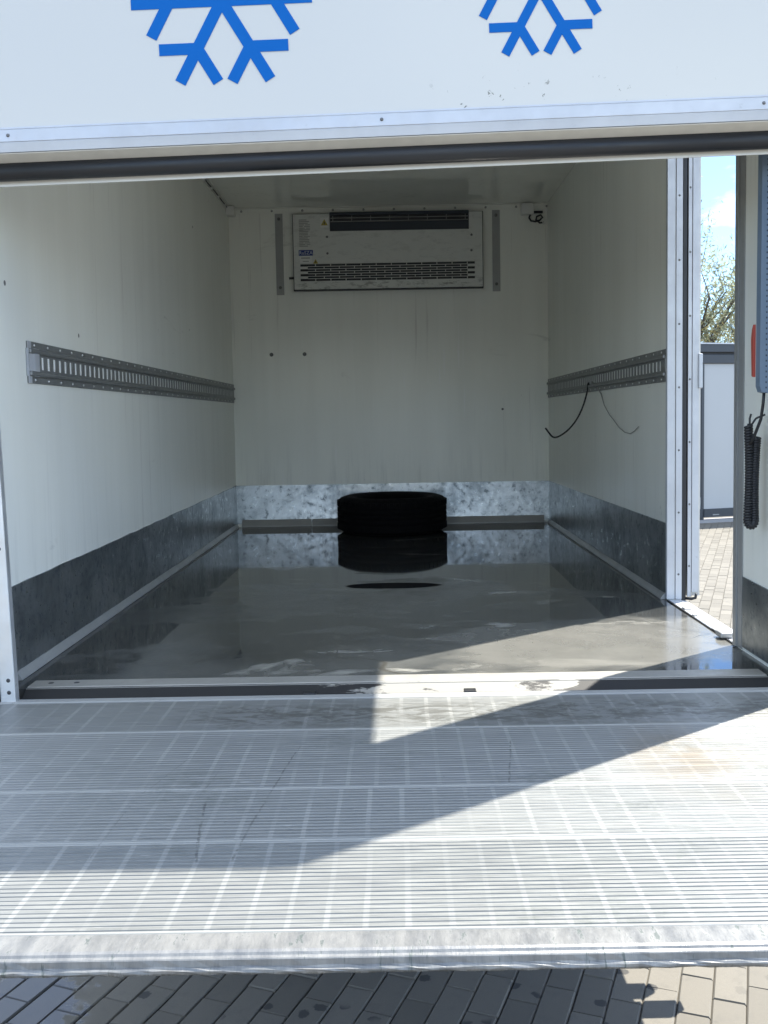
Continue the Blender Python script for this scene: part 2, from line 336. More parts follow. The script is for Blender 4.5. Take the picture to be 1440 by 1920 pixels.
SAND = plain('joint_sand', (0.10, 0.09, 0.075), 0.9, var=0.3, scale=60)
ANTH = plain('anthracite_steel', (0.045, 0.052, 0.062), 0.45)
GPAN = plain('white_gate_panel', (0.40, 0.415, 0.425), 0.4, var=0.04, scale=2)
BARK = plain('grey_bark', (0.09, 0.075, 0.06), 0.85, var=0.35, scale=14)

# ------------------------------------------------------------------ mesh helper
class MB:
    def __init__(s): s.v = []; s.f = []; s.mi = []; s.sm = []
    def add(s, vs, fs, mi=0, smooth=False):
        o = len(s.v); s.v += [tuple(q) for q in vs]
        for k in fs: s.f.append([o + i for i in k]); s.mi.append(mi); s.sm.append(smooth)
        return s
    def box(s, x0, x1, y0, y1, z0, z1, c=0.0, mi=0):
        """box, optionally with chamfered edges"""
        if c <= 0:
            vs = [(x, y, z) for z in (z0, z1) for y in (y0, y1) for x in (x0, x1)]
            return s.add(vs, [(0, 2, 3, 1), (4, 5, 7, 6), (0, 1, 5, 4), (2, 6, 7, 3), (0, 4, 6, 2), (1, 3, 7, 5)], mi)
        bm = bmesh.new(); bmesh.ops.create_cube(bm, size=1.0)
        for v in bm.verts: v.co = Vector(((x0 + x1) / 2 + v.co.x * (x1 - x0), (y0 + y1) / 2 + v.co.y * (y1 - y0), (z0 + z1) / 2 + v.co.z * (z1 - z0)))
        bmesh.ops.bevel(bm, geom=bm.edges[:], offset=c, segments=2, profile=0.5, affect='EDGES')
        bm.verts.index_update()
        s.add([v.co for v in bm.verts], [[v.index for v in f.verts] for f in bm.faces], mi); bm.free(); return s
    def prism(s, prof, a, b, axis='X', mi=0, close=True, fm=None, smooth=False, caps=True):
        """profile (two coordinates) pushed along an axis from a to b"""
        def P(t, p):
            return {'X': (t, p[0], p[1]), 'Y': (p[0], t, p[1]), 'Z': (p[0], p[1], t)}[axis]
        n = len(prof); vs = [P(a, p) for p in prof] + [P(b, p) for p in prof]
        m = n if close else n - 1
        for i in range(m):
            j = (i + 1) % n
            s.add([vs[i], vs[j], vs[n + j], vs[n + i]], [(0, 1, 2, 3)], fm[i] if fm else mi, smooth)
        if close and caps: s.add(vs, [tuple(range(n))[::-1], tuple(range(n, 2 * n))], mi)
        return s
    def tube(s, pts, r, seg=8, mi=0, caps=True):
        pts = [Vector(p) for p in pts]; n = len(pts); rs = r if isinstance(r, (list, tuple)) else [r] * n
        vs = []; prev = None
        for i, p in enumerate(pts):
            t = (pts[min(n - 1, i + 1)] - pts[max(0, i - 1)]).normalized()
            if prev is None:
                a = t.orthogonal().normalized()
            else:
                a = (prev - t * prev.dot(t)); a = a.normalized() if a.length > 1e-6 else t.orthogonal().normalized()
            prev = a; b = t.cross(a)
            vs += [p + (a * math.cos(2 * math.pi * k / seg) + b * math.sin(2 * math.pi * k / seg)) * rs[i] for k in range(seg)]
        fs = [(i * seg + k, i * seg + (k + 1) % seg, (i + 1) * seg + (k + 1) % seg, (i + 1) * seg + k) for i in range(n - 1) for k in range(seg)]
        s.add(vs, fs, mi, True)
        if caps: s.add(vs[:seg], [tuple(range(seg))[::-1]], mi); s.add(vs[-seg:], [tuple(range(seg))], mi)
        return s
    def lathe(s, prof, c, axis='Z', seg=48, mi=0, close=True):
        """profile of (radius, height) turned round an axis through c"""
        n = len(prof); vs = []
        for k in range(seg):
            a = 2 * math.pi * k / seg
            for r, h in prof:
                p = {'Z': (r * math.cos(a), r * math.sin(a), h), 'Y': (r * math.cos(a), h, r * math.sin(a)), 'X': (h, r * math.cos(a), r * math.sin(a))}[axis]
                vs.append((p[0] + c[0], p[1] + c[1], p[2] + c[2]))
        m = n if close else n - 1
        s.add(vs, [(k * n + i, ((k + 1) % seg) * n + i, ((k + 1) % seg) * n + (i + 1) % n, k * n + (i + 1) % n) for k in range(seg) for i in range(m)], mi, True)
        return s
    def disc(s, c, r, d, axis='Y', seg=10, mi=0):
        """a domed screw head: c on the surface, d signed height"""
        prof = [(r, 0), (r * 0.85, d * 0.7), (r * 0.35, d), (0.0001, d)]
        return s.lathe(prof, c, axis, seg, mi, False)
    def build(s, name, mats, parent=None, base=(0, 0, 0), kind=None):
        me = bpy.data.meshes.new(name)
        b = Vector(base)
        me.from_pydata([Vector(q) - b for q in s.v], [], s.f)
        for m in (mats if isinstance(mats, (list, tuple)) else [mats]): me.materials.append(m)
        me.polygons.foreach_set('material_index', s.mi); me.polygons.foreach_set('use_smooth', s.sm)
        bm = bmesh.new(); bm.from_mesh(me); bmesh.ops.remove_doubles(bm, verts=bm.verts, dist=1e-6)
        bmesh.ops.recalc_face_normals(bm, faces=bm.faces); bm.to_mesh(me); bm.free()
        me.update()
        o = bpy.data.objects.new(name, me); COL.objects.link(o)
        if parent is not None: o.parent = parent
        else: o.location = b
        if kind: o['kind'] = kind
        return o

def tag(o, label=None, cat=None, group=None, kind=None):
    for k, v in (('label', label), ('category', cat), ('group', group), ('kind', kind)):
        if v: o[k] = v
    return o
def thing(name, label, cat, loc, group=None):
    o = bpy.data.objects.new(name, None); COL.objects.link(o); o.location = loc; o.empty_display_size = 0.1
    return tag(o, label, cat, group)
def like(o, parent, loc):
    """another object on the same mesh, as a child at a local place"""
    c = o.copy(); COL.objects.link(c); c.parent = parent; c.location = loc; return c
def text_mesh(txt, size, depth=0.0006):
    cu = bpy.data.curves.new('print', 'FONT'); cu.body = txt; cu.size = size; cu.extrude = depth; cu.align_x = 'CENTER'; cu.align_y = 'CENTER'; cu.resolution_u = 3
    ob = bpy.data.objects.new('print', cu); COL.objects.link(ob)
    me = bpy.data.meshes.new_from_object(ob.evaluated_get(bpy.context.evaluated_depsgraph_get()))
    bpy.data.objects.remove(ob); return me
def text(name, txt, size, mat, parent, loc):
    me = text_mesh(txt, size); me.materials.clear(); me.materials.append(mat)
    o = bpy.data.objects.new(name, me); COL.objects.link(o); o.parent = parent; o.location = loc; o.rotation_euler = (math.pi / 2, 0, 0); return o

# image point <-> world, used to place a few measured points (f = 1800 px on the 1440 x 1920 photograph)
def ray(px, py):
    return (fw * 1800 + rt * (px - PX) - up * (py - PY)).normalized()
def on(px, py, axis, v):
    d = ray(px, py); return CAM + d * ((v - CAM[axis]) / d[axis])
def proj(p):
    q = Vector(p) - CAM; z = q.dot(fw)
    return PX + 1800 * q.dot(rt) / z, PY - 1800 * q.dot(up) / z

# ------------------------------------------------------------------ ground
GB = MB(); q = 400
GB.add([(-q, -q, -0.0075), (q, -q, -0.0075), (q, q, -0.0075), (-q, q, -0.0075)], [(0, 1, 2, 3)])
ground = GB.build('pavement', SAND, None, (0, 0, 0), 'structure')
PL, PW, PA = 0.1960, 0.0945, R_(20.8)
ex = Vector((math.cos(PA), -math.sin(PA), 0)); ey = Vector((math.sin(PA), math.cos(PA), 0))   # across / along the rows
P0 = on(1277, 1826, 2, 0.0)
def paver_mesh(l, wd, h=0.05):
    a, b = wd / 2 - 0.0010, l / 2 - 0.0010; c = 0.0048
    vs = [(-a, -b, -0.02), (a, -b, -0.02), (a, b, -0.02), (-a, b, -0.02), (-a, -b, -0.005), (a, -b, -0.005), (a, b, -0.005), (-a, b, -0.005),
          (-a + c, -b + c * 0.6, 0), (a - c, -b + c * 0.6, 0), (a - c, b - c * 0.6, 0), (-a + c, b - c * 0.6, 0)]
    fs = [(8, 9, 10, 11)]
    for k in range(4):
        j = (k + 1) % 4; fs += [(k, j, 4 + j, 4 + k), (4 + k, 4 + j, 8 + j, 8 + k)]
    return vs, fs
pv, pf = paver_mesh(PL, PW)
pm = bpy.data.meshes.new('paver'); pm.from_pydata(pv, [], pf); pm.materials.append(PAVER); pm.update()
cells = []
for i in range(-75, 150):
    for j in range(-48, 90):
        c = P0 + ex * ((i + 0.5) * PW) + ey * ((j - 0.5 + (0.5 if i % 2 else 0.0)) * PL)
        if not (-4 < c.x < 9.5 and -2.6 < c.y < 15.6): continue
        cells.append(c)
def paver_seen(c):
    q = c - CAM
    if q.dot(fw) < 0.5: return 0
    x, y = proj(c)
    if -45 < x < 1485 and 1790 < y < 1955: return 1000.0
    t = (1.06 - CAM.x) / (c.x - CAM.x) if c.x > 1.2 else 0
    if 0 < t < 1:
        yy = CAM.y + t * (c.y - CAM.y); zz = CAM.z + t * (c.z - CAM.z)
        if 2.84 < yy < 3.68 and zz > F - 0.05 and -20 < x < 1460: return 1.0 / q.length
    return 0
seen = sorted(((paver_seen(c), k) for k, c in enumerate(cells)), reverse=True)
single = {k for s_, k in seen[:300] if s_ > 0}
rest_v = []; rest_f = []; o_ = 0
pvn = np.array(pv)
for k, c in enumerate(cells):
    dz = random.uniform(-0.0018, 0.0018); ra = PA + random.uniform(-0.012, 0.012); tx = random.uniform(-0.008, 0.008); ty = random.uniform(-0.006, 0.006)
    m = Matrix.Translation((c.x, c.y, dz)) @ Matrix.Rotation(-ra, 4, 'Z') @ Matrix.Rotation(tx, 4, 'X') @ Matrix.Rotation(ty, 4, 'Y')
    if k in single:
        o = bpy.data.objects.new('paver', pm); COL.objects.link(o); o.parent = ground; o.matrix_local = m
    else:
        mn = np.array(m); rest_v.append(pvn @ mn[:3, :3].T + mn[:3, 3]); rest_f += [[o_ + i for i in f] for f in pf]; o_ += len(pv)
me = bpy.data.meshes.new('far_pavers'); me.from_pydata(np.concatenate(rest_v), [], rest_f); me.materials.append(PAVER); me.update()
fp = bpy.data.objects.new('far_pavers', me); COL.objects.link(fp); fp.parent = ground; fp['kind'] = 'stuff'

# ------------------------------------------------------------------ truck body
XI, XO = 1.045, 1.105            # inner and outer wall faces
YR, YF = 2.44, 6.396             # rear end, inner face of the front wall
H = 2.095
D0, D1, DH = 2.889, 3.615, 1.99  # side door opening
TB = (0, 4.4, 0)
truck = thing('truck_body', 'white insulated refrigerated truck box with its side door open, seen into from the rear', 'truck', TB)
def part(mb, name, mats, parent=truck, kind=None): return mb.build(name, mats, parent, TB, kind)

part(MB().box(-XO, XO, 2.53, YF + 0.07, F - 0.08, F), 'cargo_floor', FLOOR)
part(MB().box(-XO, -XI, YR, YF, F + 0.0, F + H), 'side_wall', PANEL)
part(MB().box(XI, XO, YR, D0, F, F + H).box(XI, XO, D1, YF, F, F + H).box(XI, XO, D0, D1, F + DH, F + H), 'side_wall', PANEL)
part(MB().box(-XO, XO, YF, YF + 0.07, F, F + H), 'front_wall', PANEL)
roof = part(MB().box(-XO, XO, YR, YF + 0.07, F + H, F + H + 0.10), 'roof', CEIL)
part(MB().box(-XO, XO, YR - 0.004, YR - 0.0005, F + 1.97, F + H + 0.098), 'rear_header', ALU_W)
# kick plates of galvanised sheet; the left one has a ragged top edge
KP = 0.004
def kick(xa, y0, y1, z0, z1, ragged, side):
    mb = MB(); n = 40 if ragged else 2
    ys = np.linspace(y0, y1, n); zz = [F + z0 + (z1 - z0) * k / (n - 1) + (random.uniform(-0.0022, 0.0022) if ragged else 0) for k in range(n)]
    a, b = (xa, xa + KP * side)
    for k in range(n - 1):
        p = [(b, ys[k], F + 0.012), (b, ys[k + 1], F + 0.012), (b, ys[k + 1], zz[k + 1]), (b, ys[k], zz[k])]
        mb.add(p, [(0, 1, 2, 3)]); mb.add([p[3], p[2], (a, ys[k + 1], zz[k + 1]), (a, ys[k], zz[k])], [(0, 1, 2, 3)])
    mb.add([(a, y0, F + 0.02), (b, y0, F + 0.02), (b, y0, zz[0]), (a, y0, zz[0])], [(0, 1, 2, 3)])
    mb.add([(a, y1, F + 0.02), (b, y1, F + 0.02), (b, y1, zz[-1]), (a, y1, zz[-1])], [(0, 1, 2, 3)])
    return mb
part(kick(-XI, 2.531, YF - 0.001, 0.262, 0.278, True, 1), 'kick_plate', GALV_S)
part(kick(XI, D1 + 0.012, YF - 0.001, 0.294, 0.276, False, -1), 'kick_plate', GALV_S)
part(kick(XI, 2.531, D0 - 0.07, 0.215, 0.222, False, -1), 'kick_plate', GALV_S)
part(MB().box(-XI + KP, XI - KP, YF - KP, YF - 0.0005, F + 0.02, F + 0.277), 'kick_plate', GALV)
# aluminium coving along the foot of the walls
def cove(s): return [(s * (XI - 0.0045), F + 0.024), (s * (XI - 0.007), F + 0.024), (s * (XI - 0.020), F + 0.008), (s * (XI - 0.022), F + 0.003), (s * (XI - 0.022), F + 0.001), (s * (XI - 0.0045), F + 0.001)]
part(MB().prism(cove(-1), 2.612, YF - 0.05, 'Y'), 'floor_trim', ALU_D)
part(MB().prism(cove(1), D1 + 0.012, YF - 0.05, 'Y'), 'floor_trim', ALU_D)
bk = [(YF - 0.0045, F + 0.048), (YF - 0.010, F + 0.048), (YF - 0.028, F + 0.010), (YF - 0.030, F + 0.001), (YF - 0.0045, F + 0.001)]
part(MB().prism(bk, -XI + 0.036, -0.545, 'X').prism(bk, -0.541, XI - 0.036, 'X'), 'floor_trim', SILL)
# trim with rivets where the ceiling meets the walls
ct = part(MB().box(-XI + 0.028, XI - 0.028, YF - 0.0035, YF - 0.0005, F + H - 0.032, F + H - 0.001).box(-XI + 0.028, XI - 0.028, YF - 0.03, YF - 0.004, F + H - 0.0035, F + H - 0.0006), 'ceiling_trim', PANEL)
rv = None
for k in range(11):
    x = -0.96 + k * 0.2
    if rv is None:
        rv = MB().disc((0, 0, 0), 0.008, -0.007, 'Y').build('rivet', ALU_D, ct); rv.location = Vector((x, YF - 0.0035, F + H - 0.018)) - Vector(TB)
    else: like(rv, ct, Vector((x, YF - 0.0035, F + H - 0.018)) - Vector(TB))
ct2 = part(MB().box(-XI + 0.0006, -XI + 0.004, 2.45, YF - 0.006, F + H - 0.027, F + H - 0.001).box(-XI + 0.005, -XI + 0.026, 2.45, YF - 0.006, F + H - 0.0035, F + H - 0.0006), 'ceiling_trim', PANEL)
rv2 = None
for k in range(16):
    p = Vector((-XI + 0.004, 6.2 - k * 0.22, F + H - 0.015)) - Vector(TB)
    if rv2 is None: rv2 = MB().box(-0.001, 0.011, -0.016, 0.016, -0.008, 0.008, 0.003).build('cable_clip', WHITE, ct2); rv2.location = p
    else: like(rv2, ct2, p)
part(MB().tube([(-XI + 0.011, 2.5 + 0.24 * k, F + H - 0.012 - 0.003 * math.sin(k * 2.1)) for k in range(17)], 0.0032, 6), 'sensor_wire', DARK)
# bolts left in the front wall
for px, py in ((509, 665), (571, 664)):
    p = on(px, py, 1, YF); o = MB().disc((0, 0, 0), 0.013, -0.007, 'Y').build('bolt', SCREW, truck); o.location = p - Vector(TB)
# rear frame
pb, pt = on(33, 1250, 1, YR + 0.03), on(-1, 768, 1, YR + 0.03)
lean = (pt.x - pb.x) / (pt.z - pb.z); xb = pb.x - lean * (pb.z - F)
def leaning(x0, x1, y0, y1, z0, z1):
    mb = MB(); mb.box(x0, x1, y0, y1, z0, z1, 0.0025 if x1 - x0 > 0.01 else 0)
    mb.v = [(v[0] + xb + lean * (v[2] - F), v[1], v[2]) for v in mb.v]; return mb
post = part(leaning(-0.040, 0.0, YR + 0.003, YR + 0.030, F - 0.02, F + 1.45), 'rear_post', ALU)
for z in (0.045, 0.012 + 0.065, 0.42, 0.80, 1.15):
    o = MB().disc((0, 0, 0), 0.0055, -0.002, 'Y').build('screw_hole', DARK, post); o.location = Vector((xb + lean * (z - 0.03) - 0.016, YR + 0.003, F + z - 0.03)) - Vector(TB)
part(leaning(-0.062, -0.0405, YR - 0.004, YR + 0.025, F - 0.03, F + 1.45), 'door_seal', RUB)
part(MB().box(-XO - 0.002, -1.0465, YR - 0.001, 2.4395, F - 0.05, F + 1.965), 'rear_post', ALU_W)
part(MB().box(1.008, 1.032, YR + 0.003, 2.530, F - 0.02, F + 1.965, 0.003), 'rear_post', ALU)
part(MB().box(1.0325, 1.044, YR - 0.012, 2.500, F - 0.03, F + 1.965, 0.004), 'door_seal', RUB)
part(MB().box(1.0445, XO, YR - 0.002, 2.4395, F - 0.05, F + 1.965), 'rear_post', ALU_W)
# sill at the rear edge of the floor
part(MB().prism([(2.5345, F - 0.0005), (2.5, F - 0.020), (2.4905, F - 0.029), (2.4895, F - 0.0295), (2.4985, F - 0.0185), (2.5335, F + 0.0015)], -0.981, 1.007, 'X'), 'sill_coating', SUN_SILL)
sill = part(MB().prism([(2.602, F + 0.0005), (2.602, F + 0.003), (2.540, F + 0.003), (2.535, F - 0.001), (2.500, F - 0.021), (2.4905, F - 0.03), (2.4905, F - 0.075), (2.5295, F - 0.075), (2.5295, F + 0.0005)], -0.981, 1.007, 'X'), 'rear_sill', SILL)
for x in (-0.93, -0.86):
    o = MB().disc((0, 0, 0), 0.008, 0.0012, 'Z').build('screw_hole', DARK, sill); o.location = Vector((x, 2.575, F + 0.003)) - Vector(TB)
part(MB().box(-1.02, 1.02, 2.474, 2.4895, F - 0.07, F - 0.030), 'rubber_strip', RUB)
for x in (-0.215, 0.205):
    part(MB().box(x - 0.016, x + 0.016, 2.462, 2.488, F - 0.030, F - 0.005, 0.002), 'stop_block', RUB)
# side door opening: linings, threshold, latches
part(MB().box(XI - 0.004, XI - 0.0006, D0 - 0.066, D0 + 0.0005, F + 0.004, F + DH + 0.05).box(XI - 0.009, XI - 0.0045, D0 - 0.03, D0 - 0.004, F + 0.004, F + DH + 0.05), 'door_lining', ALU_D)
part(MB().box(XI - 0.003, XO + 0.001, D0 + 0.0008, D0 + 0.005, F + 0.005, F + DH), 'door_lining', ALU_D)
jm = part(MB().box(XI - 0.003, XI + 0.026, D1 - 0.006, D1 - 0.0006, F + 0.005, F + DH).box(XI + 0.029, XI + 0.052, D1 - 0.009, D1 - 0.0006, F + 0.005, F + DH).box(XI - 0.004, XI - 0.0006, D1 + 0.0005, D1 + 0.011, F + 0.004, F + DH), 'door_jamb', ALU_W)
o = None
for k in range(8):
    p = Vector((XI + 0.040, D1 - 0.009, F + 0.10 + k * 0.235)) - Vector(TB)
    if o is None: o = MB().disc((0, 0, 0), 0.0042, -0.002, 'Y').build('screw', SCREW, jm); o.location = p
    else: like(o, jm, p)
part(MB().box(XI + 0.0535, XI + 0.070, D1 - 0.004, D1 + 0.03, F - 0.004, F + DH, 0.003), 'door_seal', RUB)
th = part(MB().prism([(XI + 0.003, F + 0.0008), (XI + 0.003, F + 0.003), (XO - 0.026, F + 0.003), (XO - 0.020, F + 0.0055), (XO - 0.010, F + 0.002), (XO + 0.008, F - 0.001), (XO + 0.010, F - 0.02), (XO + 0.001, F - 0.02), (XO + 0.001, F + 0.0008)], D0 + 0.006, D1 - 0.01, 'Y'), 'door_threshold', ALU_W)
part(MB().box(XI - 0.004, XI + 0.002, D0 + 0.006, D1 - 0.01, F + 0.0005, F + 0.0045), 'threshold_gasket', RUB)
for px, py, s_ in ((1288, 1141, 1), (1303, 1154, 0.6), (1345, 1181, 1)):
    p = on(px, py, 2, F + 0.004)
    MB().box(p.x - 0.014 * s_, p.x + 0.014 * s_, p.y - 0.016 * s_, p.y + 0.016 * s_, F + 0.0035, F + 0.008, 0.002).build('latch_plate', ALU_D, truck, TB)
p = on(1358, 1192, 2, F + 0.006)
MB().box(p.x - 0.022, p.x + 0.020, p.y - 0.030, p.y + 0.024, F + 0.0035, F + 0.022, 0.006).build('latch_catch', ALU_D, truck, TB)
# the side door folded back flat against the outside wall
dx0 = XO + 0.016
sd = part(MB().box(dx0 + 0.001, dx0 + 0.048, D1 + 0.006, D1 + 0.79, F + 0.015, F + DH + 0.02), 'side_door', FLAP)
dp = MB().box(dx0, dx0 + 0.013, D1 - 0.002, D1 + 0.0055, F + 0.012, F + DH + 0.02).box(dx0 + 0.0155, dx0 + 0.040, D1 - 0.004, D1 + 0.0055, F + 0.030, F + DH + 0.02).build('edge_profile', ALU_W, sd, TB)
o = None
for k in range(8):
    p = Vector((dx0 + 0.0065, D1 - 0.002, F + 0.13 + k * 0.235)) - Vector(TB)
    if o is None: o = MB().disc((0, 0, 0), 0.004, -0.002, 'Y').build('screw', SCREW, sd); o.location = p
    else: like(o, sd, p)
MB().box(dx0 + 0.036, dx0 + 0.052, D1 - 0.012, D1 + 0.0, F + 0.80, F + 0.93, 0.004).build('hinge_leaf', ALU_W, sd, TB)
MB().tube([(dx0 - 0.006, D1 + 0.0, F + 0.006), (dx0 + 0.012, D1 - 0.012, F + 0.006), (dx0 + 0.026, D1 - 0.016, F + 0.010), (dx0 + 0.030, D1 - 0.014, F + 0.026)], 0.0055, 8).build('rubber_gasket', RUB, sd, TB)
# underframe
for sx in (-1, 1):
    part(MB().box(sx * 1.02 if sx > 0 else -XO, XO if sx > 0 else -1.02, 2.56, YF + 0.06, F - 0.275, F - 0.0805), 'side_rail', STEEL)
    part(MB().box(sx * 0.42 - 0.04, sx * 0.42 + 0.04, 2.75, YF + 0.05, F - 0.32, F - 0.0815), 'chassis_beam', STEEL)
    wc = (sx * 0.86, 4.75, 0.36)
    wh = part(MB().lathe([(0.20, -0.1), (0.33, -0.105), (0.355, -0.085), (0.36, 0), (0.355, 0.085), (0.33, 0.105), (0.20, 0.1)], wc, 'X', 32), 'wheel', TYRE)
    MB().lathe([(0.02, 0.07 * sx), (0.12, 0.06 * sx), (0.2, 0.09 * sx), (0.2, -0.09 * sx), (0.02, -0.06 * sx)], wc, 'X', 24).build('rim', ALU_D, wh, TB)
part(MB().box(-0.82, 0.82, 4.71, 4.79, 0.32, 0.40), 'axle', STEEL)
ub = on(1268, 1894, 2, 0.0)
hx = ub.x + 0.45 / 1.72; hy = ub.y + 0.45 * 0.755 / 1.72
part(MB().box(-hx, hx, hy - 0.025, hy + 0.025, 0.41, 0.50, 0.008), 'underrun_bar', STEEL)
for sx in (-1, 1): part(MB().box(sx * 0.70 - 0.03, sx * 0.70 + 0.03, hy + 0.0255, hy + 0.07, 0.42, F - 0.081), 'bar_bracket', STEEL)
lp = on(1207, 1860, 2, 0.0); lx = lp.x + 0.66 / 1.72; ly = lp.y + 0.66 * 0.755 / 1.72
part(MB().box(lx - 0.09, lx + 0.015, ly - 0.03, ly + 0.03, 0.63, 0.70, 0.012), 'lamp_bracket', STEEL)

# upper rear flap, closed, hanging a little askew
FT = R_(1.394)
FL0 = Vector((0, 2.365, F + 1.4436))
flap = MB().box(-1.118, 1.0, 0, 0.07, 0.0005, 0.565).build('rear_flap', FLAP, truck)
flap.location = FL0 - Vector(TB); flap.rotation_euler = (0, -FT, 0)
tr = MB().prism([(0.02, 0.0), (-0.0022, 0.0), (-0.0028, -0.004), (-0.0016, -0.0045), (-0.0016, -0.0065), (-0.003, -0.007), (-0.003, -0.0335), (-0.0005, -0.0345), (-0.0005, -0.0365), (0.0035, -0.057), (0.045, -0.057), (0.045, -0.0475), (0.069, -0.0475), (0.069, 0.0)], -1.12, 1.002, 'X').build('edge_profile', ALU_W, flap)
MB().prism([(0.0048, -0.0585), (0.0062, -0.0605), (0.0470, -0.0755), (0.0470, -0.0585)], -1.12, 1.002, 'X').build('under_lip', CREAM, flap)
o = None
for x in (-1.05, -0.901, -0.45, 0.0, 0.45, 0.918):
    if abs(x) in (0.45,): continue
    if o is None: o = MB().disc((0, 0, 0), 0.0044, -0.0025, 'Y').build('screw', SCREW, flap); o.location = (x, -0.003, -0.019)
    else: like(o, flap, (x, -0.003, -0.019))
sealp = [(0.0475, -0.049)] + [(0.0545 + 0.0205 * math.cos(a), -0.0890 + 0.0240 * math.sin(a)) for a in np.linspace(R_(120), R_(420), 18)] + [(0.066, -0.049)]
MB().prism(sealp, -1.125, 1.006, 'X', smooth=True).build('rubber_seal', RUB, flap).shadow_terminator_geometry_offset = 0.0
MB().box(-1.118, 1.0, 0.0705, 0.0745, -0.121, 0.56).build('inner_skin', WHITE, flap)
def snowflake(arm, bj, bl, wd, name):
    bm = bmesh.new(); t = 0.0012
    bars = []
    for k in range(6):
        a = R_(60 * k); d = Vector((math.cos(a), 0, math.sin(a))); bars.append((Vector((0, 0, 0)), d * arm))
        for s_ in (-1, 1):
            b = a + s_ * R_(60); bars.append((d * bj, d * bj + Vector((math.cos(b), 0, math.sin(b))) * bl))
    mb = MB()
    for i, (p, q_) in enumerate(bars):
        d = (q_ - p).normalized(); n = Vector((-d.z, 0, d.x)) * (wd / 2); e = 0.00004 * (i % 9)
        f0_, f1_ = -t - e, -0.0003 + e * 0.1
        vs = [p - n, p + n, q_ + n, q_ - n]
        mb.add([(v.x, f0_, v.z) for v in vs] + [(v.x, f1_, v.z) for v in vs], [(0, 1, 2, 3), (0, 4, 5, 1), (1, 5, 6, 2), (2, 6, 7, 3), (3, 7, 4, 0)])
    bm.free(); return mb.build(name, BLUE, flap)
s1 = snowflake(0.2165, 0.126, 0.092, 0.0272, 'snowflake'); s1.location = (-0.371, 0, 0.2745)
s2 = snowflake(0.1735, 0.101, 0.073, 0.0218, 'snowflake'); s2.location = (0.389, 0, 0.2712)

# ------------------------------------------------------------------ tail lift
TL = (0, 1.85, F - 0.012); ZD = F - 0.012
lift = thing('tail_lift', 'worn ribbed aluminium tail lift platform lowered level behind the truck opening', 'tail lift', TL)
XL = 1.125
def plank(y0, y1, gd, gm):
    """one extruded plank: flat edges, then lands and grooves running across"""
    pitch = 0.0126; e = 0.007; n = int((y1 - y0 - 2 * e) / pitch); p = (y1 - y0 - 2 * e) / n
    prof = [(y0 + 0.0008, ZD - 0.025), (y0 + 0.0008, ZD - 0.001), (y0 + 0.0022, ZD + 0.0006), (y0 + e - 0.001, ZD + 0.0006), (y0 + e, ZD - 0.0002)]; fm = [0, 0, 0, 0]
    for k in range(n):
        a = y0 + e + k * p; gw = 0.0044; hi = ZD + random.uniform(-0.0002, 0.0002)
        prof += [(a + 0.0008, ZD - gd), (a + gw, ZD - gd), (a + gw + 0.0008, hi), (a + p, hi)]; fm += [1, 1, 0, 0]
    prof += [(y1 - e + 0.001, ZD + 0.0006), (y1 - 0.0022, ZD + 0.0006), (y1 - 0.0008, ZD - 0.001), (y1 - 0.0008, ZD - 0.025)]; fm += [0, 0, 0, 0, 0]
    mb = MB(); N = 1
    mb.prism(prof, -XL, XL, 'X', 0, True, fm); return mb.build('deck_plank', [DECK, gm], lift, TL)
for y0, y1, gd_, gm_ in ((2.188, 2.432, 0.0003, DECK), (1.834, 2.188, 0.0006, HALF), (1.600, 1.834, 0.0010, HALF), (1.3045, 1.600, 0.0015, GROOVE)): plank(y0, y1, gd_, gm_)
MB().prism([(2.4325, ZD - 0.03), (2.4325, ZD + 0.001), (2.437, ZD + 0.003), (2.462, ZD + 0.003), (2.4655, ZD + 0.0005), (2.4655, ZD - 0.03)], -XL, XL, 'X').build('hinge_profile', HINGE, lift, TL)
nose = [(1.304, ZD - 0.028), (1.304, ZD + 0.0005), (1.294, ZD + 0.0012), (1.2605, ZD + 0.0012), (1.2560, ZD - 0.0005), (1.2535, ZD - 0.0035), (1.2520, ZD - 0.004),
        (1.2490, ZD - 0.0048), (1.2478, ZD - 0.0062), (1.2466, ZD - 0.0145), (1.2440, ZD - 0.0160), (1.2420, ZD - 0.0178), (1.2415, ZD - 0.0205), (1.2430, ZD - 0.0238), (1.2460, ZD - 0.0255)]
mb = MB(); nx = 120; xs = np.linspace(-XL, XL, nx + 1)
wobn = [0.0] + [random.uniform(-1, 1) for _ in range(nx)]
n_ = len(nose); vs = []
for k, x in enumerate(xs):
    for i, (y, z) in enumerate(nose):
        a = 0.0009 * (1 if 9 <= i <= 14 else 0.12 if i > 3 else 0)
        vs.append((x, y + a * random.uniform(-1, 1), z + a * random.uniform(-1, 1)))
mb.add(vs, [(k * n_ + i, (k + 1) * n_ + i, (k + 1) * n_ + (i + 1) % n_, k * n_ + (i + 1) % n_) for k in range(nx) for i in range(n_)], 0, False)
mb.add(vs[:n_], [tuple(range(n_))]); mb.add(vs[-n_:], [tuple(range(n_))])
mb.build('nose_edge', NOSE, lift, TL)
for x in (-XL - 0.012, XL + 0.0005): MB().box(x, x + 0.0115, 1.28, 2.46, ZD - 0.03, ZD + 0.0008).build('side_profile', ALU, lift, TL)
for y in (1.45, 1.75, 2.05, 2.35): MB().box(-1.05, 1.05, y - 0.03, y + 0.03, ZD - 0.075, ZD - 0.0305).build('cross_rib', ALU_D, lift, TL)
for sx in (-0.55, 0.55):
    MB().prism([(2.10, ZD - 0.0755), (2.10, ZD - 0.13), (2.75, 0.55), (2.88, 0.55), (2.88, 0.66), (2.75, 0.68), (2.40, ZD - 0.0755)], sx - 0.035, sx + 0.035, 'X').build('lift_arm', STEEL, lift, TL)

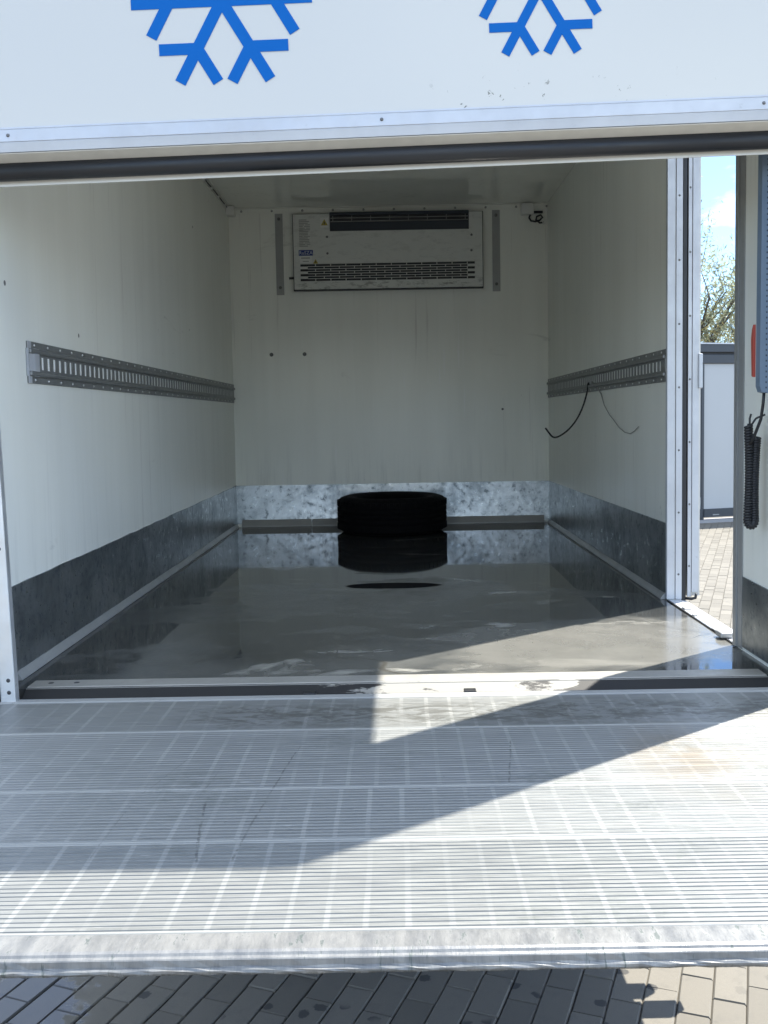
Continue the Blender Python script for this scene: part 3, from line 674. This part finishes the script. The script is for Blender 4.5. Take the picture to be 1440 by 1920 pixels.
# ------------------------------------------------------------------ load rails on the side walls
def rail(side, y0, y1, label, plate0, plate1):
    z0, z1 = F + 0.828, F + 0.950; b = (side * XI, (y0 + y1) / 2, z0)
    t = thing('load_rail', label, 'load rail', b, 'slotted steel load rails along the side walls')
    def bx(x0, x1, *a): return (side * (XI - x1), side * (XI - x0)) + a if side > 0 else (-XI + x0, -XI + x1) + a
    for za, zb in ((z0, z0 + 0.020), (z1 - 0.020, z1)):
        fl = MB().box(*bx(0.0006, 0.005, y0, y1, za, zb)).build('rail_flange', RAILM, t, b)
        o = None
        for k in range(int((y1 - y0) / 0.11)):
            p = Vector((side * (XI - 0.005), y0 + 0.05 + 0.11 * k, (za + zb) / 2)) - Vector(b)
            if o is None: o = MB().disc((0, 0, 0), 0.004, -side * 0.003, 'X', 8).build('rivet', ALU, fl); o.location = p
            else: like(o, fl, p)
    ridge = MB()
    for za, zb in ((z0 + 0.0205, z0 + 0.036), (z1 - 0.036, z1 - 0.0205)): ridge.box(*bx(0.0006, 0.014, y0 + 0.002, y1, za, zb), 0.004)
    ridge.build('rail_ridge', RAILM, t, b)
    web = MB(); a = y0 + plate0; zl, zh = z0 + 0.0362, z1 - 0.0362
    web.box(*bx(0.0032, 0.0055, y0 + 0.003, a, zl, zh)); n = int((y1 - plate1 - a) / 0.050); p = (y1 - plate1 - a) / n
    for k in range(n): web.box(*bx(0.0032, 0.0052, a + k * p + 0.021, a + (k + 1) * p, zl, zh))
    for zz in (zl, zh - 0.006): web.box(*bx(0.0030, 0.0053, a, y1 - plate1 + 0.001, zz, zz + 0.006))
    if plate1 > 0: web.box(*bx(0.0032, 0.0055, y1 - plate1, y1 - 0.003, zl, zh))
    web.build('slotted_web', RAILM, t, b)
    MB().box(*bx(0.0004, 0.0029, y0 + 0.004, y1 - 0.002, zl, zh)).build('backing_strip', BACK, t, b)
    return t, bx, b, z0, z1
t, bx, b, z0, z1 = rail(-1, 2.80, YF - 0.008, 'slotted steel load rail along the left wall, its near end capped by a pale plate', 0.105, 0.0)
MB().prism([(-XI + 0.0006, 2.795), (-XI + 0.004, 2.793), (-XI + 0.0125, 2.835), (-XI + 0.0125, 2.870), (-XI + 0.0006, 2.870)], z0 + 0.0205, z1 - 0.0205, 'Z').build('end_plate', ALU_W, t, b)
MB().box(-XI + 0.0052, -XI + 0.0068, 2.798, 2.822, z0, z1).build('end_plate', ALU_W, t, b)
rail(1, D1 + 0.015, YF - 0.008, 'slotted steel load rail along the right wall, ending at the side door jamb', 0.06, 0.0)

# ------------------------------------------------------------------ cooling unit on the front wall
CU = (0, YF, F + 1.56); YU = YF - 0.055
unit = thing('cooling_unit', 'flat grey cooling unit with slotted grille and dark air outlet on the end wall', 'cooling unit', CU)
ux0, ux1, uz0, uz1 = -0.618, 0.612, F + 1.559, F + 2.041
MB().box(ux0 - 0.006, ux1 + 0.006, YU + 0.010, YF - 0.0008, uz0 - 0.007, uz1 + 0.004).build('back_frame', DARK, unit, CU)
vx0, vx1, vz0 = -0.380, 0.526, F + 1.930
gx0, gx1, gz0, gz1 = -0.577, 0.562, F + 1.612, F + 1.722
YP = YU + 0.004
cas = MB()
cas.box(ux0, vx0, YP - 0.004, YP + 0.005, gz1, uz1).box(vx1, ux1, YP - 0.004, YP + 0.005, gz1, uz1).box(vx0, vx1, YP - 0.004, YP + 0.005, gz1, vz0)
cas.box(ux0, ux1, YP - 0.004, YP + 0.005, uz0, gz0).box(ux0, gx0, YP - 0.004, YP + 0.005, gz0, gz1).box(gx1, ux1, YP - 0.004, YP + 0.005, gz0, gz1)
casing = cas.build('casing', UNIT, unit, CU)
out = MB().box(vx0 + 0.001, vx1 - 0.001, YP + 0.0, YP + 0.0055, vz0 + 0.001, vz0 + 0.056).box(vx0 + 0.001, vx1 - 0.001, YP - 0.018, YP + 0.0055, uz1 - 0.012, uz1 + 0.008, 0.003).build('air_outlet', NAVY, unit, CU)
lou = MB()
for z in (vz0 + 0.060, vz0 + 0.082): lou.box(vx0 + 0.006, vx1 - 0.006, YP - 0.006, YP + 0.004, z, z + 0.0035)
for k in range(8): x = vx0 + 0.02 + k * 0.123; lou.box(x, x + 0.003, YP - 0.005, YP + 0.0045, vz0 + 0.0605, uz1 - 0.0125)
lou.build('louvre', ALU_D, out, CU)
gr = MB(); rows = 7; rh = (gz1 - gz0) / rows
for r in range(rows):
    z = gz0 + r * rh; odd = r % 2; xa, xb = (gx0 + 0.048, gx1 - 0.048) if odd else (gx0, gx1)
    if odd: gr.box(gx0, xa, YP - 0.0035, YP + 0.004, z, z + rh); gr.box(xb, gx1, YP - 0.0035, YP + 0.004, z, z + rh)
    if r: gr.box(gx0 + 0.048, gx1 - 0.048, YP - 0.0034, YP + 0.004, z - 0.0015, z + 0.0018)
    n = 11 - odd; step = (gx1 - gx0) / 11.5
    for k in range(1, n + 1):
        x = xa + k * step * 1.0 + (step * 0.08 if odd else 0)
        if x < xb - 0.02: gr.box(x - 0.0025, x + 0.0025, YP - 0.0033, YP + 0.0038, z + 0.0018, z + rh - 0.0015)
gr.build('intake_grille', UNIT, unit, CU)
for px, py in ((613, 444), (614, 475), (884, 440), (884, 469)):
    p = on(px, py, 1, YU); o = MB().disc((0, 0, 0), 0.008, -0.004, 'Y').build('screw', SCREW, unit); o.location = p - Vector(CU)
st = MB().box(-0.585, -0.492, YU - 0.0016, YU - 0.0003, F + 1.776, F + 1.812).build('badge_sticker', BADGE, unit, CU)
text('badge_lettering', 'RuSZA', 0.031, PALE, st, Vector((-0.5385, YU - 0.0022, F + 1.793)) - Vector(CU))
st2 = MB().box(-0.578, -0.500, YU - 0.0016, YU - 0.0003, F + 1.728, F + 1.773).build('white_sticker', WHITE, unit, CU)
MB().box(-0.570, -0.512, YU - 0.0022, YU - 0.0017, F + 1.757, F + 1.764).box(-0.560, -0.52, YU - 0.0022, YU - 0.0017, F + 1.737, F + 1.742).build('print_line', INK, st2, CU)
pl = MB()
for k in range(17):
    z = F + 2.005 - k * 0.0105; a = random.uniform(0.02, 0.075)
    pl.box(-0.580, -0.580 + a, YU - 0.0009, YU - 0.0003, z - 0.0028, z + 0.0028)
    if a < 0.05: pl.box(-0.580 + a + 0.008, -0.508, YU - 0.0009, YU - 0.0003, z - 0.0024, z + 0.0024)
pl.build('printed_notice', INK, unit, CU)
def tri(x, z, s_, parent):
    t_ = MB().prism([(x - s_ / 2, z), (x + s_ / 2, z), (x, z + s_ * 0.88)], YU - 0.0026, YU - 0.0018, 'Y').build('warning_triangle', YEL, parent, CU)
    MB().box(x - s_ * 0.07, x + s_ * 0.07, YU - 0.0031, YU - 0.0027, z + s_ * 0.15, z + s_ * 0.52).build('warning_mark', DARK, t_, CU)
MB().box(-0.440, -0.388, YU - 0.0016, YU - 0.0003, F + 1.955, F + 2.018).build('warning_sticker', WHITE, unit, CU)
tri(-0.414, F + 1.968, 0.045, unit); tri(-0.476, F + 1.7235, 0.034, unit)
MB().tube([(ux0 - 0.036, YF - 0.03, F + 1.636), (ux0 - 0.004, YF - 0.03, F + 1.637)], 0.008, 8).build('drain_stub', DARK, unit, CU)

# ------------------------------------------------------------------ small fittings inside the box
for x, lab in ((-0.716, 'flat grey metal strip bolted to the end wall left of the cooling unit'), (0.707, 'flat grey metal strip bolted to the end wall right of the cooling unit')):
    bb = (x, YF, F + 1.532)
    t = thing('mounting_strip', lab, 'metal strip', bb, 'metal strips on either side of the cooling unit')
    MB().box(x - 0.025, x + 0.025, YF - 0.006, YF - 0.0006, F + 1.532, F + 2.058, 0.001).build('strip_plate', ALU_D, t, bb)
    for z in (F + 1.58, F + 2.025): o = MB().disc((0, 0, 0), 0.011, -0.006, 'Y', 8).build('bolt', SCREW, t); o.location = Vector((x, YF - 0.006, z)) - Vector(bb)
bb = (-1.01, 6.31, F + 2.03)
t = thing('sensor_box', 'small white plastic box in the left top corner of the end wall', 'sensor', bb)
MB().box(-XI + 0.0006, -0.988, 6.275, 6.35, F + 2.032, F + H - 0.004, 0.006).build('housing', WHITE, t, bb)
MB().box(-1.035, -0.996, 6.2735, 6.2748, F + 2.042, F + 2.084).build('cover', WHITE, t, bb)
bb = (0.907, YF, F + 2.02)
t = thing('junction_box', 'square white junction box under the ceiling at the right of the end wall', 'junction box', bb)
MB().box(0.868, 0.946, YF - 0.058, YF - 0.0045, F + 2.018, F + H - 0.005, 0.005).build('housing', WHITE, t, bb)
MB().box(0.874, 0.940, YF - 0.0595, YF - 0.0583, F + 2.024, F + H - 0.011).build('cover', WHITE, t, bb)
bb = (0.97, YF, F + 1.95)
t = thing('cable_loop', 'loop of black cable hanging below the white junction box', 'cable', bb)
MB().tube([(0.928, YF - 0.03, F + 2.018), (0.920, YF - 0.032, F + 1.998), (0.932, YF - 0.036, F + 1.978), (0.960, YF - 0.038, F + 1.972), (0.988, YF - 0.036, F + 1.980), (1.008, YF - 0.03, F + 2.0), (0.996, YF - 0.028, F + 2.016), (0.972, YF - 0.025, F + 2.008), (0.965, YF - 0.03, F + 1.985), (0.99, YF - 0.03, F + 1.965), (1.015, YF - 0.03, F + 1.968)], 0.0062, 8).build('cable', RUB, t, bb)
MB().box(0.955, 1.012, YF - 0.022, YF - 0.0045, F + 2.030, F + 2.045, 0.002).build('clamp_plate', DARK, t, bb)
MB().tube([(1.0, YF - 0.03, F + 2.0), (1.005, YF - 0.035, F + 1.975), (1.018, YF - 0.03, F + 1.955)], 0.005, 6).build('wire_end', WHITE, t, bb)
# cable hanging from the right-hand rail, sticking out from the wall
YC = 5.06
pts = [on(px, py, 1, YC - 0.02 * k) for k, (px, py) in enumerate(((1109, 714), (1103, 722), (1100, 738), (1095, 756), (1087, 776), (1076, 794), (1062, 809), (1046, 819), (1036, 819), (1029, 811), (1023, 803)))]
sm = []
for i in range(len(pts) - 1):
    p0, p1, p2, p3 = pts[max(0, i - 1)], pts[i], pts[i + 1], pts[min(len(pts) - 1, i + 2)]
    for q_ in (0, 0.33, 0.66):
        sm.append(0.5 * ((2 * p1) + (p2 - p0) * q_ + (2 * p0 - 5 * p1 + 4 * p2 - p3) * q_ ** 2 + (3 * p1 - p0 - 3 * p2 + p3) * q_ ** 3))
sm.append(pts[-1])
tag(MB().tube(sm, [0.0075] * 4 + [0.0045] * (len(sm) - 4), 8).build('hanging_cable', RUB, None, (pts[0].x, pts[0].y, pts[0].z)), 'black cable curving out from the slotted rail on the right wall', 'cable')

pw = [on(px, py, 0, XI - 0.006) for px, py in ((1110, 716), (1120, 726), (1127, 738), (1133, 760), (1143, 778), (1151, 788), (1160, 801), (1172, 811), (1182, 813), (1190, 808), (1197, 800))]  # strand added to stand for the hanging cable's reflection in the wall
tag(MB().tube(pw, [0.0035] * 3 + [0.0018] * (len(pw) - 3), 6).build('cable_reflection', plain('grey_reflection', (0.30, 0.30, 0.28), 0.5), None, tuple(pw[0])), 'thin grey strand added on the right wall as the reflection of the black cable', 'reflection')

# tyre lying flat against the end wall
TC = (-0.005, 6.045, F)
tyre = thing('car_tyre', 'black tyre lying flat on the floor against the end wall', 'tyre', TC)
ro, ri_, wt = 0.345, 0.205, 0.228
prof = [(ri_, 0.045), (ri_ + 0.012, 0.028), (ri_ + 0.06, 0.004), (ro - 0.055, 0.001), (ro - 0.022, 0.012), (ro - 0.006, 0.028), (ro - 0.001, 0.042)]
for z in (0.065, 0.100, 0.128, 0.163): prof += [(ro, z - 0.005), (ro - 0.008, z - 0.0035), (ro - 0.008, z + 0.0035), (ro, z + 0.005)]
prof += [(ro - 0.001, wt - 0.042), (ro - 0.006, wt - 0.028), (ro - 0.022, wt - 0.012), (ro - 0.055, wt - 0.001), (ri_ + 0.06, wt - 0.004), (ri_ + 0.03, wt - 0.010), (ri_ + 0.012, wt - 0.022), (ri_, wt - 0.045), (ri_ + 0.03, wt - 0.07), (ri_ + 0.10, wt - 0.075), (ri_ + 0.115, wt / 2), (ri_ + 0.10, 0.075), (ri_ + 0.03, 0.07)]
MB().lathe(prof, TC, 'Z', 72).build('carcass', TYRE, tyre, TC)
tb = MB()
for k in range(60):
    a = 2 * math.pi * k / 60
    for z0_, z1_ in ((0.026, 0.058), (wt - 0.058, wt - 0.026)):
        c0 = Vector((math.cos(a), math.sin(a), 0)); s0 = Vector((-c0.y, c0.x, 0))
        vs = [Vector(TC) + c0 * (ro - 0.004 + dr) + s0 * ds + Vector((0, 0, z)) for z in (z0_, z1_) for dr, ds in ((0, -0.013), (0, 0.013), (0.0055, 0.012), (0.0055, -0.012))]
        tb.add(vs, [(0, 1, 2, 3), (4, 7, 6, 5), (0, 4, 5, 1), (1, 5, 6, 2), (2, 6, 7, 3), (3, 7, 4, 0)])
tb.build('tread_blocks', TYRE, tyre, TC, 'stuff')
# ------------------------------------------------------------------ lift control by the side door
bb = (1.013, 2.547, F + 0.758)
ctl = thing('control_case', 'long blue grey control case with dotted face on the wall beside the right rear post', 'control unit', bb)
body = MB().prism([(0.979, F + 0.775), (0.984, F + 0.760), (0.995, F + 0.757), (1.036, F + 0.757), (1.042, F + 0.763), (1.042, F + 1.62), (0.982, F + 1.62)], 2.5325, 2.562, 'Y')
body.build('case_body', CASE, ctl, bb)
MB().prism([(2.5625, F + 0.800), (2.572, F + 0.803), (2.578, F + 0.900), (2.572, F + 0.925), (2.5625, F + 0.938)], 0.9715, 0.9785, 'X').build('release_tab', RED, ctl, bb)
c0 = Vector((0.996, 2.548, F + 0.758)); cc = Vector((0.999, 2.640, F + 0.66))
bb2 = (1.0, 2.64, F + 0.37)
coil = thing('coiled_cable', 'black spiral cable doubled up and hanging from a clip below the control case', 'cable', bb2)
lead = [c0, c0 + Vector((0.001, 0.008, -0.03)), c0 + Vector((0.0, 0.02, -0.07)), Vector((0.990, 2.60, F + 0.64)), Vector((0.985, 2.615, F + 0.622))]
MB().tube(lead, 0.0042, 8).build('lead', RUB, coil, bb2)
path = []
n = 300; zt, zb = F + 0.672, F + 0.408; half = 0.0095
for k in range(n + 1):
    s_ = k / n
    if s_ < 0.45: q_ = s_ / 0.45; c = Vector((-half * (1 - 0.35 * math.sin(q_ * math.pi)), 0, zt - q_ * (zt - zb)))
    elif s_ < 0.55: a = (s_ - 0.45) / 0.10 * math.pi; c = Vector((-half * math.cos(a), 0, zb - 0.013 * math.sin(a)))
    else: q_ = (s_ - 0.55) / 0.45; c = Vector((half * (1 - 0.35 * math.sin(q_ * math.pi)) + 0.004 * q_, 0, zb + q_ * (zt - 0.035 - zb)))
    path.append(c)
turns = 76; hp = []
for k in range(n * 4):
    s_ = k / (n * 4 - 1); i = min(n - 1, int(s_ * n)); fr = s_ * n - i
    c = path[i].lerp(path[i + 1], fr); tn = (path[i + 1] - path[i]).normalized(); nrm = Vector((0, 1, 0)); bn = tn.cross(nrm)
    a = 2 * math.pi * turns * s_; R = 0.0086
    hp.append(c + Vector((cc.x, cc.y, 0)) + (nrm * math.cos(a) + bn * math.sin(a)) * R)
MB().tube(hp, 0.0041, 6).build('coil', RUB, coil, bb2)
MB().tube([(1.035, 2.640, F + 0.70), (1.010, 2.640, F + 0.690), (0.998, 2.634, F + 0.676), (0.996, 2.648, F + 0.668), (0.999, 2.656, F + 0.690), (1.001, 2.652, F + 0.702)], 0.0030, 6).build('clip', DARK, coil, bb2)

# ------------------------------------------------------------------ gate wall across the yard
ga = R_(17); gd = Vector((math.cos(ga), math.sin(ga), 0)); gb = on(1340, 979, 2, 0.0)
post_px = on(1309, 979, 2, 0.0)
g0 = gb - gd * (gb.x - post_px.x) / math.cos(ga)
def gate(k, label):
    BW = 3.4; base = g0 + gd * (k * BW)
    t = thing('yard_fence', label, 'fence', base, 'white panel fence bays across the yard'); t.rotation_euler = (0, 0, ga)
    def bx(name, x0, x1, y0, y1, z0, z1, m, c=0.0): return MB().box(x0, x1, y0, y1, z0, z1, c).build(name, m, t)
    bx('post', 0.0, 0.045, -0.02, 0.10, 0.0, 2.47, ANTH)
    bx('bottom_beam', 0.0455, BW, -0.035, 0.08, 0.085, 0.215, ANTH); bx('kerb', 0.0, BW, -0.06, 0.14, 0.0, 0.045, plain('kerb_concrete', (0.30, 0.30, 0.31), 0.8))
    bx('panel', 0.0455, BW, 0.005, 0.05, 0.216, 2.475, GPAN); bx('panel_rib', 0.0455, BW, -0.004, 0.0045, 0.216, 0.40, GPAN)
    bx('top_rail', 0.0, BW, -0.025, 0.09, 2.476, 2.615, ANTH, 0.01); bx('rail_gap', 0.0, BW, 0.02, 0.07, 2.6155, 2.655, DARK)
    bx('cap_rail', 0.0, BW, -0.045, 0.11, 2.6555, 2.775, ANTH); bx('cap_strip', 0.0, BW, -0.055, 0.12, 2.7755, 2.795, ALU_W)
    tr_ = MB(); 
    for q_ in range(7): x = 0.12 + q_ * 0.45 + random.uniform(0, 0.1); tr_.box(x, x + random.uniform(0.05, 0.16), -0.0365, -0.0352, 0.115, 0.13)
    tr_.build('paint_marks', ALU_D, t)
for k, lab in ((-1, 'white fence bay left of the dark post, behind the open side door'), (0, 'white fence panel in dark frame seen through the side door'), (1, 'white fence bay to the right of the panel seen through the side door')): gate(k, lab)

# ------------------------------------------------------------------ trees
LA = mat_leaf('pale_willow_leaf', (0.16, 0.18, 0.11), (0.30, 0.31, 0.20)); LB = mat_leaf('olive_leaf', (0.17, 0.155, 0.07), (0.30, 0.25, 0.11))
def tree(name, label, x, y, h, rad, zc, leaves, size, mat, top_sparse=0.6, seed=1):
    rg = random.Random(seed); base = (x, y, 0)
    t = thing(name, label, 'tree', base, 'trees behind the fence')
    tk = MB(); tips = []
    def grow(p, d, r, ln, lev):
        n = 4; pts = [p]; rs = [r]
        for i in range(n):
            d = (d + Vector((rg.uniform(-1, 1), rg.uniform(-1, 1), rg.uniform(-0.3, 0.5))) * 0.16).normalized(); p = p + d * ln / n; pts.append(p); rs.append(r * (1 - 0.5 * (i + 1) / n))
            if lev >= 1: tips.append((p, lev))
        tk.tube(pts, rs, 6 if lev < 2 else 4, caps=False)
        if lev < 3:
            for _ in range(4 if lev else 6):
                k = rg.randint(2, n); a = rg.uniform(0, 6.28); e = rg.uniform(0.2, 1.1)
                nd = (d * 0.7 + Vector((math.cos(a), math.sin(a), e)) * 0.7).normalized(); grow(pts[k], nd, rs[k] * 0.62, ln * rg.uniform(0.5, 0.75), lev + 1)
    grow(Vector(base), Vector((rg.uniform(-0.1, 0.1), 0, 1)), 0.12, h * 0.42, 0)
    tk.build('trunk', BARK, t, base)
    P = np.array([tuple(p) for p, l in tips]); rr = np.random.default_rng(seed)
    idx = rr.integers(0, len(P), leaves); c = P[idx] + rr.normal(0, size * 3.2, (leaves, 3))
    keep = (c[:, 2] > 0.5); c = c[keep]; m = len(c)
    d1 = rr.normal(0, 1, (m, 3)); d1[:, 2] -= 0.3; d1 /= np.linalg.norm(d1, axis=1, keepdims=True)
    d2 = np.cross(d1, rr.normal(0, 1, (m, 3))); d2 /= np.linalg.norm(d2, axis=1, keepdims=True)
    sz = size * rr.uniform(0.6, 1.25, (m, 1)); a = d1 * sz; b_ = d2 * sz * 0.24
    vs = np.stack([c - a, c + b_, c + a, c - b_], 1).reshape(-1, 3) - np.array(base)
    me = bpy.data.meshes.new('crown'); me.from_pydata(vs, [], (np.arange(m * 4).reshape(-1, 4)).tolist()); me.materials.append(mat); me.update()
    o = bpy.data.objects.new('crown', me); COL.objects.link(o); o.parent = t
TY = 19.5
tp = on(1330, 600, 1, TY)
tree('slender_tree', 'tall loose pale green tree behind the fence, tallest at the left of the gap', tp.x - 0.75, TY, 6.4, 1.5, 3.6, 6000, 0.06, LA, seed=3)
tree('slender_tree', 'silvery light green tree behind the fence at the right of the gap', tp.x + 0.9, TY + 1.2, 6.0, 1.4, 3.4, 6000, 0.06, LA, seed=12)
tree('bushy_tree', 'low dense olive tree just above the fence top', tp.x + 0.0, TY - 1.3, 4.0, 1.0, 2.8, 6500, 0.055, LB, seed=21)
tree('bushy_tree', 'olive bush showing above the fence behind the right jamb', tp.x + 1.3, TY - 1.0, 4.3, 1.0, 2.8, 6500, 0.055, LB, seed=33)
